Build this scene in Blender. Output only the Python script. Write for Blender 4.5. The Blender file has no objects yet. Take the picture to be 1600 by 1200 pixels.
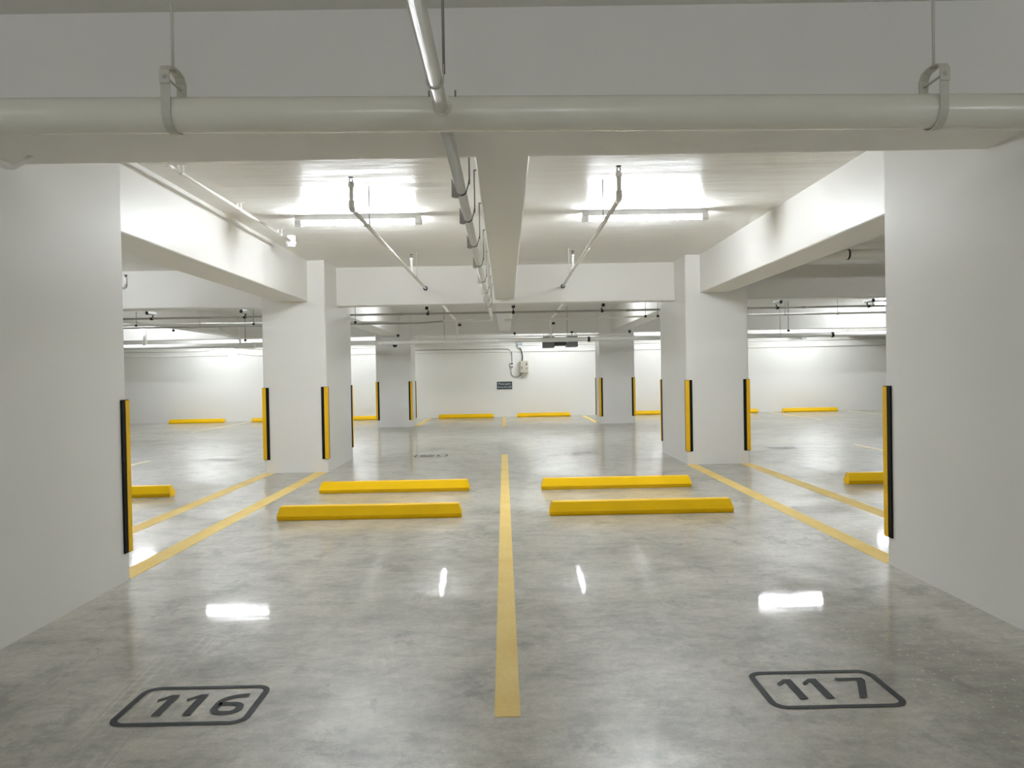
import bpy, math, random
from mathutils import Vector, Matrix

# ------------------------------------------------------------------ camera, world, exposure
sc = bpy.context.scene
COL = sc.collection
F_PX, EYE, ROLL, VP = 1190.0, 1.34, math.radians(1.05), (790.0, 586.0)

def camera_matrix():
    dv = Vector(((VP[0] - 800) / F_PX, -(VP[1] - 600) / F_PX, -1.0)).normalized()
    up = Vector((-math.sin(ROLL), math.cos(ROLL), 0))
    up = (up - dv * up.dot(dv)).normalized()
    rt = dv.cross(up)
    m = Matrix((rt, dv, up))                      # camera -> world rotation
    return Matrix.Translation((0, 0, EYE)) @ m.to_4x4()

cd = bpy.data.cameras.new('camera')
cam = bpy.data.objects.new('camera', cd)
COL.objects.link(cam)
cd.sensor_fit = 'HORIZONTAL'
cd.sensor_width = 36.0
cd.lens = 36.0 * F_PX / 1600.0
cd.clip_start = 0.05
cam.matrix_world = camera_matrix()
sc.camera = cam

wd = bpy.data.worlds.new('world')
sc.world = wd
wd.use_nodes = True
wd.node_tree.nodes['Background'].inputs[0].default_value = (0.02, 0.02, 0.02, 1)
wd.node_tree.nodes['Background'].inputs[1].default_value = 0.0

sc.view_settings.view_transform = 'Standard'
sc.view_settings.look = 'None'
sc.view_settings.gamma = 1.0
sc.view_settings.use_curve_mapping = False
sc.view_settings.exposure = 0.0
sc.cycles.max_bounces = 14
sc.cycles.diffuse_bounces = 9
sc.cycles.glossy_bounces = 5
sc.cycles.use_denoising = True
sc.cycles.sample_clamp_indirect = 20.0
TUBE_STRENGTH = 410.0
TUBE_COLOUR = (0.935, 0.985, 1.035)

# ------------------------------------------------------------------ layout numbers (metres)
CEIL = 3.02
FRONT_BEAM = (3.50, 4.07, 2.50)
MID_BEAM = (11.65, 11.95, 2.44)
FAR_BEAM = (20.40, 20.75, 2.44)
WALL_Y = 24.5
SIDE_X = 16.0
BACK_Y = -9.0

# ------------------------------------------------------------------ materials
def nt(name):
    m = bpy.data.materials.new(name)
    m.use_nodes = True
    n = m.node_tree
    return m, n, n.nodes['Principled BSDF'], n.nodes, n.links

def simple(name, col, rough=0.5, metal=0.0, vary=0.04, scale=30.0, bump=0.0, spec=0.5, coat=0.0):
    m, n, b, N, L = nt(name)
    tc = N.new('ShaderNodeTexCoord')
    no = N.new('ShaderNodeTexNoise'); no.inputs['Scale'].default_value = scale; no.inputs['Detail'].default_value = 4
    L.new(tc.outputs['Object'], no.inputs['Vector'])
    mx = N.new('ShaderNodeMix'); mx.data_type = 'RGBA'
    mx.inputs[6].default_value = tuple(max(0, c * (1 - vary)) for c in col) + (1,)
    mx.inputs[7].default_value = tuple(min(1, c * (1 + vary)) for c in col) + (1,)
    L.new(no.outputs['Fac'], mx.inputs[0])
    L.new(mx.outputs[2], b.inputs['Base Color'])
    b.inputs['Roughness'].default_value = rough
    b.inputs['Metallic'].default_value = metal
    b.inputs['Specular IOR Level'].default_value = spec
    if coat:
        b.inputs['Coat Weight'].default_value = coat
        b.inputs['Coat Roughness'].default_value = 0.12
    if bump:
        bp = N.new('ShaderNodeBump'); bp.inputs['Strength'].default_value = bump; bp.inputs['Distance'].default_value = 0.01
        L.new(no.outputs['Fac'], bp.inputs['Height']); L.new(bp.outputs['Normal'], b.inputs['Normal'])
    return m

def plaster(name, col, rough, stretch=(1, 1, 1), scale=1.6, bump=0.05, dist=0.02, blotch=0.03, spec=0.4):
    """painted concrete: large faint blotches, a trowelled waviness in the gloss"""
    m, n, b, N, L = nt(name)
    tc = N.new('ShaderNodeTexCoord')
    mp = N.new('ShaderNodeMapping'); mp.inputs['Scale'].default_value = stretch
    L.new(tc.outputs['Object'], mp.inputs['Vector'])
    n1 = N.new('ShaderNodeTexNoise'); n1.inputs['Scale'].default_value = 1.3; n1.inputs['Detail'].default_value = 5
    L.new(tc.outputs['Object'], n1.inputs['Vector'])
    n2 = N.new('ShaderNodeTexNoise'); n2.inputs['Scale'].default_value = scale; n2.inputs['Detail'].default_value = 6
    L.new(mp.outputs['Vector'], n2.inputs['Vector'])
    mx = N.new('ShaderNodeMix'); mx.data_type = 'RGBA'
    mx.inputs[6].default_value = tuple(c * (1 - blotch) for c in col) + (1,)
    mx.inputs[7].default_value = tuple(min(1, c * (1 + blotch)) for c in col) + (1,)
    L.new(n1.outputs['Fac'], mx.inputs[0])
    L.new(mx.outputs[2], b.inputs['Base Color'])
    b.inputs['Roughness'].default_value = rough
    b.inputs['Specular IOR Level'].default_value = spec
    bp = N.new('ShaderNodeBump'); bp.inputs['Strength'].default_value = bump; bp.inputs['Distance'].default_value = dist
    L.new(n2.outputs['Fac'], bp.inputs['Height']); L.new(bp.outputs['Normal'], b.inputs['Normal'])
    return m

def floor_material():
    m, n, b, N, L = nt('polished_concrete')
    tc = N.new('ShaderNodeTexCoord'); P = tc.outputs['Object']
    def noise(scale, detail=6, rough=0.6, stretch=None, dist=0.0):
        v = P
        if stretch:
            mp = N.new('ShaderNodeMapping'); mp.inputs['Scale'].default_value = stretch; L.new(P, mp.inputs['Vector']); v = mp.outputs['Vector']
        t = N.new('ShaderNodeTexNoise'); t.inputs['Scale'].default_value = scale; t.inputs['Detail'].default_value = detail
        t.inputs['Roughness'].default_value = rough; t.inputs['Distortion'].default_value = dist
        L.new(v, t.inputs['Vector']); return t.outputs['Fac']
    def math_(op, a, c=None, d=None, clamp=False):
        k = N.new('ShaderNodeMath'); k.operation = op; k.use_clamp = clamp
        for i, v in enumerate((a, c, d)):
            if v is None: continue
            if isinstance(v, (int, float)): k.inputs[i].default_value = v
            else: L.new(v, k.inputs[i])
        return k.outputs[0]
    def ramp(v, stops):
        r = N.new('ShaderNodeValToRGB'); L.new(v, r.inputs[0])
        e = r.color_ramp.elements
        while len(e) < len(stops): e.new(0.5)
        for i, (p, c) in enumerate(stops):
            e[i].position = p; e[i].color = (c if isinstance(c, tuple) else (c, c, c)) + (1,)
        return r.outputs[0]
    def mul(a, c, fac=1.0):
        x = N.new('ShaderNodeMix'); x.data_type = 'RGBA'; x.blend_type = 'MULTIPLY'; x.inputs[0].default_value = fac
        L.new(a, x.inputs[6]); L.new(c, x.inputs[7]); return x.outputs[2]
    def mixc(fac, a, col):
        x = N.new('ShaderNodeMix'); x.data_type = 'RGBA'; L.new(fac, x.inputs[0]); L.new(a, x.inputs[6])
        x.inputs[7].default_value = col + (1,); return x.outputs[2]
    big = noise(0.55, 5, 0.6, dist=0.6)
    mid = noise(2.6, 10, 0.68, dist=0.4)
    fine = noise(26, 6, 0.7)
    base = ramp(big, [(0.30, (0.40, 0.383, 0.330)), (0.70, (0.56, 0.543, 0.482))])
    base = mul(base, ramp(mid, [(0.32, 0.66), (0.5, 0.96), (0.68, 1.16)]))
    base = mul(base, ramp(fine, [(0.32, 0.86), (0.68, 1.12)]))
    base = mul(base, ramp(noise(95, 3, 0.6), [(0.35, 0.92), (0.65, 1.07)]))
    base = mul(base, ramp(noise(7, 8, 0.7, stretch=(0.7, 1.5, 1), dist=0.3), [(0.36, 0.80), (0.5, 1.0), (0.64, 1.10)]))
    # dark scuffs and trowel flecks
    scuff = noise(3.0, 10, 0.72, stretch=(1.0, 0.7, 1), dist=0.3)
    base = mixc(math_('MULTIPLY', ramp(scuff, [(0.57, 0.0), (0.63, 1.0)]), 0.55), base, (0.21, 0.205, 0.185))
    pale = noise(1.7, 10, 0.74, stretch=(1.2, 0.8, 1), dist=0.4)
    base = mixc(math_('MULTIPLY', ramp(pale, [(0.58, 0.0), (0.70, 1.0)]), 0.36), base, (0.60, 0.59, 0.55))
    sx = N.new('ShaderNodeSeparateXYZ'); L.new(P, sx.inputs[0])
    X, Y = sx.outputs[0], sx.outputs[1]
    # rubber tyre tracks with tread bars, curving into bay 116 and fainter ones elsewhere
    def track(x0, slope, bend, half, y0, y1, amt):
        nonlocal base
        yy = math_('SUBTRACT', Y, y0)
        c = math_('ADD', math_('MULTIPLY', yy, slope), math_('MULTIPLY', math_('MULTIPLY', yy, yy), bend))
        d = math_('ABSOLUTE', math_('SUBTRACT', math_('SUBTRACT', X, x0), c))
        mask = math_('SUBTRACT', 1.0, math_('SMOOTH_MIN', math_('DIVIDE', d, half), 1.0, 0.25), clamp=True)
        mask = math_('GREATER_THAN', mask, 0.06)
        bars = math_('SINE', math_('ADD', math_('MULTIPLY', Y, 95.0), math_('MULTIPLY', d, 60.0)))
        bars = math_('MULTIPLY_ADD', bars, 0.28, 0.72)
        ribs = math_('GREATER_THAN', math_('SINE', math_('MULTIPLY', d, 130.0)), -0.5)
        win = math_('MULTIPLY', math_('GREATER_THAN', Y, y0), math_('LESS_THAN', Y, y1))
        k = math_('MULTIPLY', math_('MULTIPLY', mask, bars), math_('MULTIPLY', ribs, win))
        k = math_('MULTIPLY', k, ramp(mid, [(0.35, 0.2), (0.6, 1.0)]))
        base = mixc(math_('MULTIPLY', k, amt), base, (0.23, 0.225, 0.20))
    track(-1.36, -0.16, 0.02, 0.105, 1.5, 4.0, 0.50)
    track(-1.50, 0.02, 0.0, 0.055, 3.9, 4.9, 0.14)
    track(-1.86, -0.20, 0.02, 0.10, 1.8, 3.7, 0.22)
    track(-0.30, -0.22, 0.0, 0.09, 2.6, 5.2, 0.13)
    track(1.25, 0.12, 0.0, 0.09, 4.2, 6.4, 0.13)
    # gritty dirty patch along the foot of the pillar by bay 117
    gy = math_('MULTIPLY', math_('SUBTRACT', Y, 3.3), 0.55)
    gx = math_('DIVIDE', math_('SUBTRACT', math_('ADD', X, math_('MULTIPLY', gy, 0.25)), 1.98), 0.46)
    g = math_('ADD', math_('MULTIPLY', gx, gx), math_('MULTIPLY', gy, gy))
    gm = math_('SUBTRACT', 1.15, math_('ADD', g, math_('MULTIPLY', mid, 0.3)), clamp=True)
    base = mixc(math_('MULTIPLY', gm, 0.40), base, (0.25, 0.24, 0.20))
    vo = N.new('ShaderNodeTexVoronoi'); vo.inputs['Scale'].default_value = 34; vo.inputs['Randomness'].default_value = 1.0
    L.new(P, vo.inputs['Vector'])
    grain = math_('LESS_THAN', vo.outputs['Distance'], math_('MULTIPLY', math_('SUBTRACT', fine, 0.42), 1.6))
    base = mixc(math_('MULTIPLY', math_('MULTIPLY', grain, gm), 0.95), base, (0.60, 0.57, 0.50))
    # sparse white specks all over
    v2 = N.new('ShaderNodeTexVoronoi'); v2.inputs['Scale'].default_value = 5.5; L.new(P, v2.inputs['Vector'])
    sp = math_('LESS_THAN', v2.outputs['Distance'], 0.035)
    base = mixc(math_('MULTIPLY', sp, ramp(mid, [(0.5, 0.0), (0.6, 0.7)])), base, (0.62, 0.61, 0.58))
    # saw-cut joints across the slab
    for y in (13.55, 17.2, 6.0):
        if y == 6.0: continue
        jd = math_('ABSOLUTE', math_('SUBTRACT', Y, y))
        jm = math_('LESS_THAN', jd, 0.012)
        jx = math_('GREATER_THAN', math_('ABSOLUTE', X), 3.3) if y < 15 else 1.0
        base = mixc(math_('MULTIPLY', math_('MULTIPLY', jm, jx), 0.8), base, (0.10, 0.10, 0.095))
    L.new(base, b.inputs['Base Color'])
    rr = ramp(mid, [(0.3, 0.42), (0.7, 0.28)])
    rg = math_('ADD', rr, math_('MULTIPLY', gm, 0.30))
    L.new(rg, b.inputs['Roughness'])
    b.inputs['Specular IOR Level'].default_value = 0.5
    L.new(ramp(mid, [(0.32, 0.24), (0.66, 0.52)]), b.inputs['Coat Weight'])
    b.inputs['Coat Roughness'].default_value = 0.042
    wav = noise(1.1, 3, 0.5, stretch=(0.6, 1.6, 1))
    h = math_('ADD', math_('MULTIPLY', wav, 1.0), math_('MULTIPLY', fine, 0.03))
    bp = N.new('ShaderNodeBump'); bp.inputs['Strength'].default_value = 0.10; bp.inputs['Distance'].default_value = 0.02
    L.new(h, bp.inputs['Height']); L.new(bp.outputs['Normal'], b.inputs['Normal'])
    L.new(bp.outputs['Normal'], b.inputs['Coat Normal'])
    return m

def line_paint():
    """worn ochre road paint, thin enough to let some grey through"""
    m, n, b, N, L = nt('worn_yellow_paint')
    tc = N.new('ShaderNodeTexCoord')
    a = N.new('ShaderNodeTexNoise'); a.inputs['Scale'].default_value = 3.0; a.inputs['Detail'].default_value = 8
    c = N.new('ShaderNodeTexNoise'); c.inputs['Scale'].default_value = 45.0; c.inputs['Detail'].default_value = 5
    for t in (a, c): L.new(tc.outputs['Object'], t.inputs['Vector'])
    r = N.new('ShaderNodeValToRGB'); L.new(a.outputs['Fac'], r.inputs[0])
    e = r.color_ramp.elements
    e[0].position = 0.3; e[0].color = (0.93, 0.665, 0.21, 1)
    e[1].position = 0.7; e[1].color = (1.0, 0.77, 0.30, 1)
    mx = N.new('ShaderNodeMix'); mx.data_type = 'RGBA'; mx.blend_type = 'MULTIPLY'; mx.inputs[0].default_value = 0.18
    L.new(r.outputs[0], mx.inputs[6]); L.new(c.outputs['Fac'], mx.inputs[7])
    L.new(mx.outputs[2], b.inputs['Base Color'])
    b.inputs['Roughness'].default_value = 0.6
    b.inputs['Specular IOR Level'].default_value = 0.25
    return m

M = {}
M['floor'] = floor_material()
M['ceiling'] = plaster('glossy_ceiling_paint', (0.84, 0.825, 0.79), 0.30, stretch=(0.35, 2.6, 1), scale=2.2, bump=0.30, dist=0.03, spec=0.03)
M['pillar'] = plaster('pillar_paint', (0.85, 0.84, 0.815), 0.5, scale=2.4, bump=0.04, spec=0.2)
M['beam'] = plaster('beam_paint', (0.84, 0.825, 0.79), 0.42, scale=1.8, bump=0.05, spec=0.3)
M['wall'] = plaster('wall_paint', (0.88, 0.875, 0.845), 0.5, stretch=(0.3, 1, 2.0), scale=1.2, bump=0.04, blotch=0.02)
M['line'] = line_paint()
M['faded_line'] = simple('faded_yellow_paint', (0.62, 0.53, 0.34), 0.4, vary=0.2, scale=9)
M['stop'] = simple('stop_yellow', (0.98, 0.60, 0.002), 0.36, vary=0.03, scale=6, spec=0.3)
M['guard_yellow'] = simple('guard_yellow', (0.90, 0.53, 0.012), 0.5, vary=0.05, spec=0.3)
M['rubber'] = simple('black_rubber', (0.008, 0.008, 0.009), 0.6, spec=0.15)
M['stencil'] = simple('stencil_paint', (0.034, 0.040, 0.042), 0.6, vary=0.25, scale=18, spec=0.25)
M['faded_stencil'] = simple('faded_stencil_paint', (0.19, 0.19, 0.185), 0.4, vary=0.25, scale=10)
M['pipe'] = simple('pipe_paint', (0.88, 0.862, 0.755), 0.26, vary=0.04, scale=5, spec=0.6)
M['white_pipe'] = simple('white_pipe_paint', (0.86, 0.85, 0.81), 0.36, vary=0.03, scale=5)
M['hanger'] = simple('hanger_paint', (0.66, 0.645, 0.57), 0.42, vary=0.05, scale=14)
M['rod'] = simple('zinc_rod', (0.30, 0.29, 0.26), 0.45, metal=0.3)
M['bracket'] = simple('grey_bracket', (0.42, 0.41, 0.38), 0.45)
M['black'] = simple('black_metal', (0.015, 0.014, 0.013), 0.4)
M['plastic'] = simple('white_plastic', (0.82, 0.82, 0.81), 0.35, vary=0.02)
M['grey_conduit'] = simple('grey_conduit', (0.42, 0.42, 0.40), 0.35, metal=0.4)
M['beige'] = simple('beige_enamel', (0.60, 0.575, 0.49), 0.42, vary=0.03)
M['slate'] = simple('slate_sign', (0.060, 0.083, 0.096), 0.4, vary=0.05)
M['sign_white'] = simple('sign_white', (0.75, 0.78, 0.79), 0.5, vary=0.02)
M['fan_grey'] = simple('fan_grey', (0.115, 0.125, 0.128), 0.45, vary=0.06)
M['fan_dark'] = simple('fan_dark', (0.03, 0.032, 0.034), 0.5)
M['pale_blue'] = simple('pale_blue_grey', (0.45, 0.53, 0.57), 0.4)
M['red'] = simple('red_button', (0.55, 0.03, 0.02), 0.4)
M['green'] = simple('green_button', (0.02, 0.10, 0.05), 0.4)
M['glass'] = simple('lens_black', (0.01, 0.01, 0.012), 0.12)
M['rod_white'] = simple('white_rod', (0.72, 0.71, 0.68), 0.4)

def tube_glow(share, name):
    m = bpy.data.materials.new(name); m.use_nodes = True
    N, L = m.node_tree.nodes, m.node_tree.links
    for x in list(N): N.remove(x)
    o = N.new('ShaderNodeOutputMaterial'); e = N.new('ShaderNodeEmission')
    e.inputs[0].default_value = TUBE_COLOUR + (1,); e.inputs[1].default_value = TUBE_STRENGTH * share
    L.new(e.outputs[0], o.inputs[0])
    return m
M['tube'] = tube_glow(1.0, 'lit_tube')
DIM = {}

# ------------------------------------------------------------------ mesh helpers
class MB:
    """collects shapes in world coordinates; build() links them as one mesh object"""
    def __init__(s): s.v, s.f, s.sm = [], [], []
    def poly(s, vs, fs, smooth=False):
        o = len(s.v); s.v += [tuple(p) for p in vs]
        for f in fs: s.f.append([i + o for i in f]); s.sm.append(smooth)
        return s
    def box(s, x0, x1, y0, y1, z0, z1):
        v = [(x, y, z) for x in (x0, x1) for y in (y0, y1) for z in (z0, z1)]
        return s.poly(v, [(0, 1, 3, 2), (4, 6, 7, 5), (0, 4, 5, 1), (2, 3, 7, 6), (0, 2, 6, 4), (1, 5, 7, 3)])
    def bbox(s, x0, x1, y0, y1, z0, z1, b):
        """box with its four edges along x, y and z chamfered"""
        v = []; idx = {}
        for i, (x, sx) in enumerate(((x0, 1), (x1, -1))):
            for j, (y, sy) in enumerate(((y0, 1), (y1, -1))):
                for k, (z, sz) in enumerate(((z0, 1), (z1, -1))):
                    idx[i, j, k, 'x'] = len(v); v.append((x, y + sy * b, z + sz * b))
                    idx[i, j, k, 'y'] = len(v); v.append((x + sx * b, y, z + sz * b))
                    idx[i, j, k, 'z'] = len(v); v.append((x + sx * b, y + sy * b, z))
        q = lambda *k: [idx[a] for a in k]
        f = []
        for i in (0, 1):
            f.append(q((i,0,0,'x'), (i,1,0,'x'), (i,1,1,'x'), (i,0,1,'x')))
            f.append(q((0,i,0,'y'), (1,i,0,'y'), (1,i,1,'y'), (0,i,1,'y')))
            f.append(q((0,0,i,'z'), (1,0,i,'z'), (1,1,i,'z'), (0,1,i,'z')))
            for j in (0, 1):
                f.append(q((i,j,0,'x'), (i,j,1,'x'), (i,j,1,'y'), (i,j,0,'y')))
                f.append(q((i,0,j,'x'), (i,1,j,'x'), (i,1,j,'z'), (i,0,j,'z')))
                f.append(q((0,i,j,'y'), (1,i,j,'y'), (1,i,j,'z'), (0,i,j,'z')))
                for k in (0, 1):
                    f.append(q((i,j,k,'x'), (i,j,k,'y'), (i,j,k,'z')))
        return s.poly(v, f)
    def prism(s, pts, a0, a1, axis='x'):
        """extrude a closed 2-D outline along an axis: x takes (y,z), y takes (x,z), z takes (x,y)"""
        n = len(pts)
        mk = {'x': lambda a, p: (a, p[0], p[1]), 'y': lambda a, p: (p[0], a, p[1]), 'z': lambda a, p: (p[0], p[1], a)}[axis]
        v = [mk(a0, p) for p in pts] + [mk(a1, p) for p in pts]
        f = [tuple(range(n - 1, -1, -1)), tuple(range(n, 2 * n))] + [(i, (i + 1) % n, (i + 1) % n + n, i + n) for i in range(n)]
        return s.poly(v, f)
    def tube(s, path, r, n=14, radii=None, cap=True):
        P = [Vector(p) for p in path]
        t0 = (P[1] - P[0]).normalized()
        a = Vector((0, 0, 1)) if abs(t0.z) < 0.9 else Vector((1, 0, 0))
        u = t0.cross(a).normalized()
        v, f = [], []
        prev = t0
        for i, p in enumerate(P):
            t = ((P[i] - P[i - 1]).normalized() if i else t0) + ((P[i + 1] - P[i]).normalized() if i < len(P) - 1 else Vector())
            t.normalize()
            u = (prev.rotation_difference(t) @ u); u = (u - t * u.dot(t)).normalized(); prev = t
            w = t.cross(u)
            rr = radii[i] if radii else r
            for k in range(n):
                c = 2 * math.pi * k / n
                v.append(p + u * (rr * math.cos(c)) + w * (rr * math.sin(c)))
        for i in range(len(P) - 1):
            for k in range(n):
                f.append((i * n + k, i * n + (k + 1) % n, (i + 1) * n + (k + 1) % n, (i + 1) * n + k))
        s.poly(v, f, True)
        if cap:
            o = len(s.v) - len(v); m = len(P) - 1
            s.f.append([o + k for k in range(n - 1, -1, -1)]); s.sm.append(False)
            s.f.append([o + m * n + k for k in range(n)]); s.sm.append(False)
        return s
    def ring(s, c, axis, r, half, n=18):
        d = Vector(axis).normalized() * half; c = Vector(c)
        return s.tube([c - d, c - d * 0.92, c + d * 0.92, c + d], r, n, radii=[r * 0.93, r, r, r * 0.93])
    def strap(s, pts, w, t, axis):
        """flat band of width w along `axis` and thickness t that follows pts"""
        ax = Vector(axis).normalized(); P = [Vector(p) for p in pts]; v, f = [], []
        for i, p in enumerate(P):
            d = (P[min(i + 1, len(P) - 1)] - P[max(i - 1, 0)]).normalized()
            nn = d.cross(ax).normalized()
            for a, b in ((-1, -1), (1, -1), (1, 1), (-1, 1)):
                v.append(p + ax * (a * w / 2) + nn * (b * t / 2))
        for i in range(len(P) - 1):
            for k in range(4):
                f.append((i * 4 + k, i * 4 + (k + 1) % 4, i * 4 + 4 + (k + 1) % 4, i * 4 + 4 + k))
        m = (len(P) - 1) * 4
        f += [(3, 2, 1, 0), (m, m + 1, m + 2, m + 3)]
        return s.poly(v, f)
    def mesh(s, name, mat, origin):
        me = bpy.data.meshes.new(name)
        o = Vector(origin)
        me.from_pydata([Vector(p) - o for p in s.v], [], s.f)
        me.polygons.foreach_set('use_smooth', s.sm)
        me.materials.append(mat)
        me.validate(); me.update()
        import bmesh
        bm = bmesh.new(); bm.from_mesh(me); bmesh.ops.recalc_face_normals(bm, faces=bm.faces); bm.to_mesh(me); bm.free()
        return me

def origin_of(o):
    p = Vector(o.location)
    while o.parent: o = o.parent; p = p + Vector(o.location)
    return p

def part(name, mb, mat, parent, label=None):
    ob = bpy.data.objects.new(name, mb.mesh(name, mat, origin_of(parent)))
    COL.objects.link(ob); ob.parent = parent
    if label: ob['label'] = label
    return ob

def tag(o, label, cat, group=None, kind=None):
    o['label'] = label; o['category'] = cat
    if group: o['group'] = group
    if kind: o['kind'] = kind
    return o

def whole(name, mb, mat, loc, label, cat, group=None):
    ob = bpy.data.objects.new(name, mb.mesh(name, mat, loc))
    ob.location = loc; COL.objects.link(ob)
    return tag(ob, label, cat, group)

def struct(name, mb, mat, label=None):
    ob = bpy.data.objects.new(name, mb.mesh(name, mat, (0, 0, 0)))
    COL.objects.link(ob); ob['kind'] = 'structure'
    if label: ob['label'] = label
    return ob

def empty(name, loc, label, cat, group=None):
    o = bpy.data.objects.new(name, None); COL.objects.link(o)
    o.location = loc; o.empty_display_size = 0.1
    return tag(o, label, cat, group)

def dup(o, loc, label, rz=None, group=None):
    def rec(x, par):
        c = x.copy(); COL.objects.link(c)
        if par: c.parent = par
        for ch in list(x.children): rec(ch, c)
        return c
    r = rec(o, None); r.location = loc; r['label'] = label
    if rz is not None: r.rotation_euler = (0, 0, rz)
    if group: r['group'] = group
    return r

def bend(path, rad, n=5):
    """round the corners of a polyline"""
    P = [Vector(p) for p in path]; out = [P[0]]
    for i in range(1, len(P) - 1):
        a, b, c = P[i - 1], P[i], P[i + 1]
        r = min(rad, (a - b).length * 0.45, (c - b).length * 0.45)
        p, q = b + (a - b).normalized() * r, b + (c - b).normalized() * r
        for k in range(n + 1):
            t = k / n
            out.append(p * (1 - t) ** 2 + b * (2 * t * (1 - t)) + q * t * t)
    return out + [P[-1]]

# ------------------------------------------------------------------ the shell
struct('floor', MB().box(-SIDE_X - 0.2, SIDE_X + 0.2, BACK_Y - 0.2, WALL_Y + 0.2, -0.25, 0.0), M['floor'])
struct('ceiling', MB().box(-SIDE_X - 0.2, SIDE_X + 0.2, BACK_Y - 0.2, WALL_Y + 0.2, CEIL, CEIL + 0.25), M['ceiling'])
struct('wall_far', MB().box(-SIDE_X - 0.2, SIDE_X + 0.2, WALL_Y, WALL_Y + 0.2, 0, CEIL), M['wall'])
struct('wall_left', MB().box(-SIDE_X - 0.2, -SIDE_X, BACK_Y, WALL_Y, 0, CEIL), M['wall'])
struct('wall_right', MB().box(SIDE_X, SIDE_X + 0.2, BACK_Y, WALL_Y, 0, CEIL), M['wall'])
struct('wall_near', MB().box(-SIDE_X - 0.2, SIDE_X + 0.2, BACK_Y - 0.2, BACK_Y, 0, CEIL), M['wall'])

def pillar(x0, x1, y0, y1, label):
    struct('pillar', MB().bbox(x0, x1, y0, y1, -0.02, CEIL + 0.02, 0.012), M['pillar'], label)
PL_F = (-3.46, -2.575, 3.30, 5.18)
PR_F = (2.595, 3.48, 3.30, 5.18)
PL_M = (-3.455, -2.555, 10.88, 12.65)
PR_M = (2.605, 3.50, 10.95, 12.75)
PL_B = (-3.45, -2.51, 20.32, 21.25)
PR_B = (2.50, 3.43, 20.25, 21.15)
pillar(*PL_F, 'white pillar standing closest beside bay 116')
pillar(*PR_F, 'white pillar standing closest beside bay 117')
pillar(*PL_M, 'white pillar behind the wheel stops of bay 116')
pillar(*PR_M, 'white pillar behind the wheel stops of bay 117')
pillar(*PL_B, 'white pillar by the far wall on the 116 side')
pillar(*PR_B, 'white pillar by the far wall on the 117 side')

def beam(x0, x1, y0, y1, z0, label):
    struct('ceiling_beam', MB().bbox(x0, x1, y0, y1, z0, CEIL + 0.05, 0.008), M['beam'], label)
beam(-SIDE_X, SIDE_X, FRONT_BEAM[0], FRONT_BEAM[1], FRONT_BEAM[2], 'broad white cross beam behind the big main pipe')
beam(-SIDE_X, SIDE_X, MID_BEAM[0], MID_BEAM[1], MID_BEAM[2], 'white cross beam between the two middle pillars')
beam(-SIDE_X, SIDE_X, FAR_BEAM[0], FAR_BEAM[1], FAR_BEAM[2], 'white cross beam between the two farthest pillars')
for (x0, x1, z, side) in ((-3.26, -2.80, 2.44, '116'), (2.82, 3.24, 2.475, '117')):
    beam(x0, x1, FRONT_BEAM[1] - 0.02, MID_BEAM[0] + 0.02, z, 'white lengthwise beam over the wheel stops on the %s side' % side)
    beam(x0, x1, MID_BEAM[1] - 0.02, FAR_BEAM[0] + 0.02, z, 'white lengthwise beam over the driving lane on the %s side' % side)
    beam(x0, x1, FAR_BEAM[1] - 0.02, WALL_Y, z, 'white lengthwise beam meeting the far wall on the %s side' % side)
beam(-0.145, 0.15, FRONT_BEAM[1] - 0.02, MID_BEAM[0] + 0.02, 2.505, 'narrow white beam over the middle yellow line')
beam(-0.145, 0.15, MID_BEAM[1] - 0.02, FAR_BEAM[0] + 0.02, 2.505, 'narrow white beam over the driving lane')
beam(-7.42, -7.12, MID_BEAM[1] - 0.02, FAR_BEAM[0] + 0.02, 2.505, 'narrow white beam over the lane of the side bays')
beam(11.07, 12.2, FAR_BEAM[1] - 0.02, WALL_Y, 2.38, 'wide low white beam meeting the far wall')

# ------------------------------------------------------------------ lamps
def make_fixture():
    r = empty('batten_light', (0, 0, CEIL), '', 'ceiling light', 'fluorescent battens on the ceiling')
    L2 = 0.645
    b = MB().prism([(-0.055, 0.0), (0.055, 0.0), (0.036, -0.052), (-0.036, -0.052)], -L2, L2)
    b.v = [(x, y, z + CEIL) for x, y, z in b.v]
    part('body', b, M['plastic'], r)
    part('tube', MB().tube([(-0.585, 0, CEIL - 0.086), (0.585, 0, CEIL - 0.086)], 0.015, 16), M['tube'], r, 'glowing white tube')
    for s in (-1, 1):
        h = MB().bbox(min(s * 0.58, s * 0.655), max(s * 0.58, s * 0.655), -0.030, 0.030, CEIL - 0.112, CEIL - 0.045, 0.008)
        part('lamp_holder', h, M['plastic'], r)
    for x in (-0.25, 0.12, 0.46):
        part('clip', MB().box(x - 0.008, x + 0.008, -0.020, 0.020, CEIL - 0.103, CEIL - 0.050), M['plastic'], r)
    return r
fix = make_fixture()
fix.location = (-1.49, 7.9, CEIL); fix['label'] = 'lit batten light over the wheel stops of bay 116'
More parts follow.
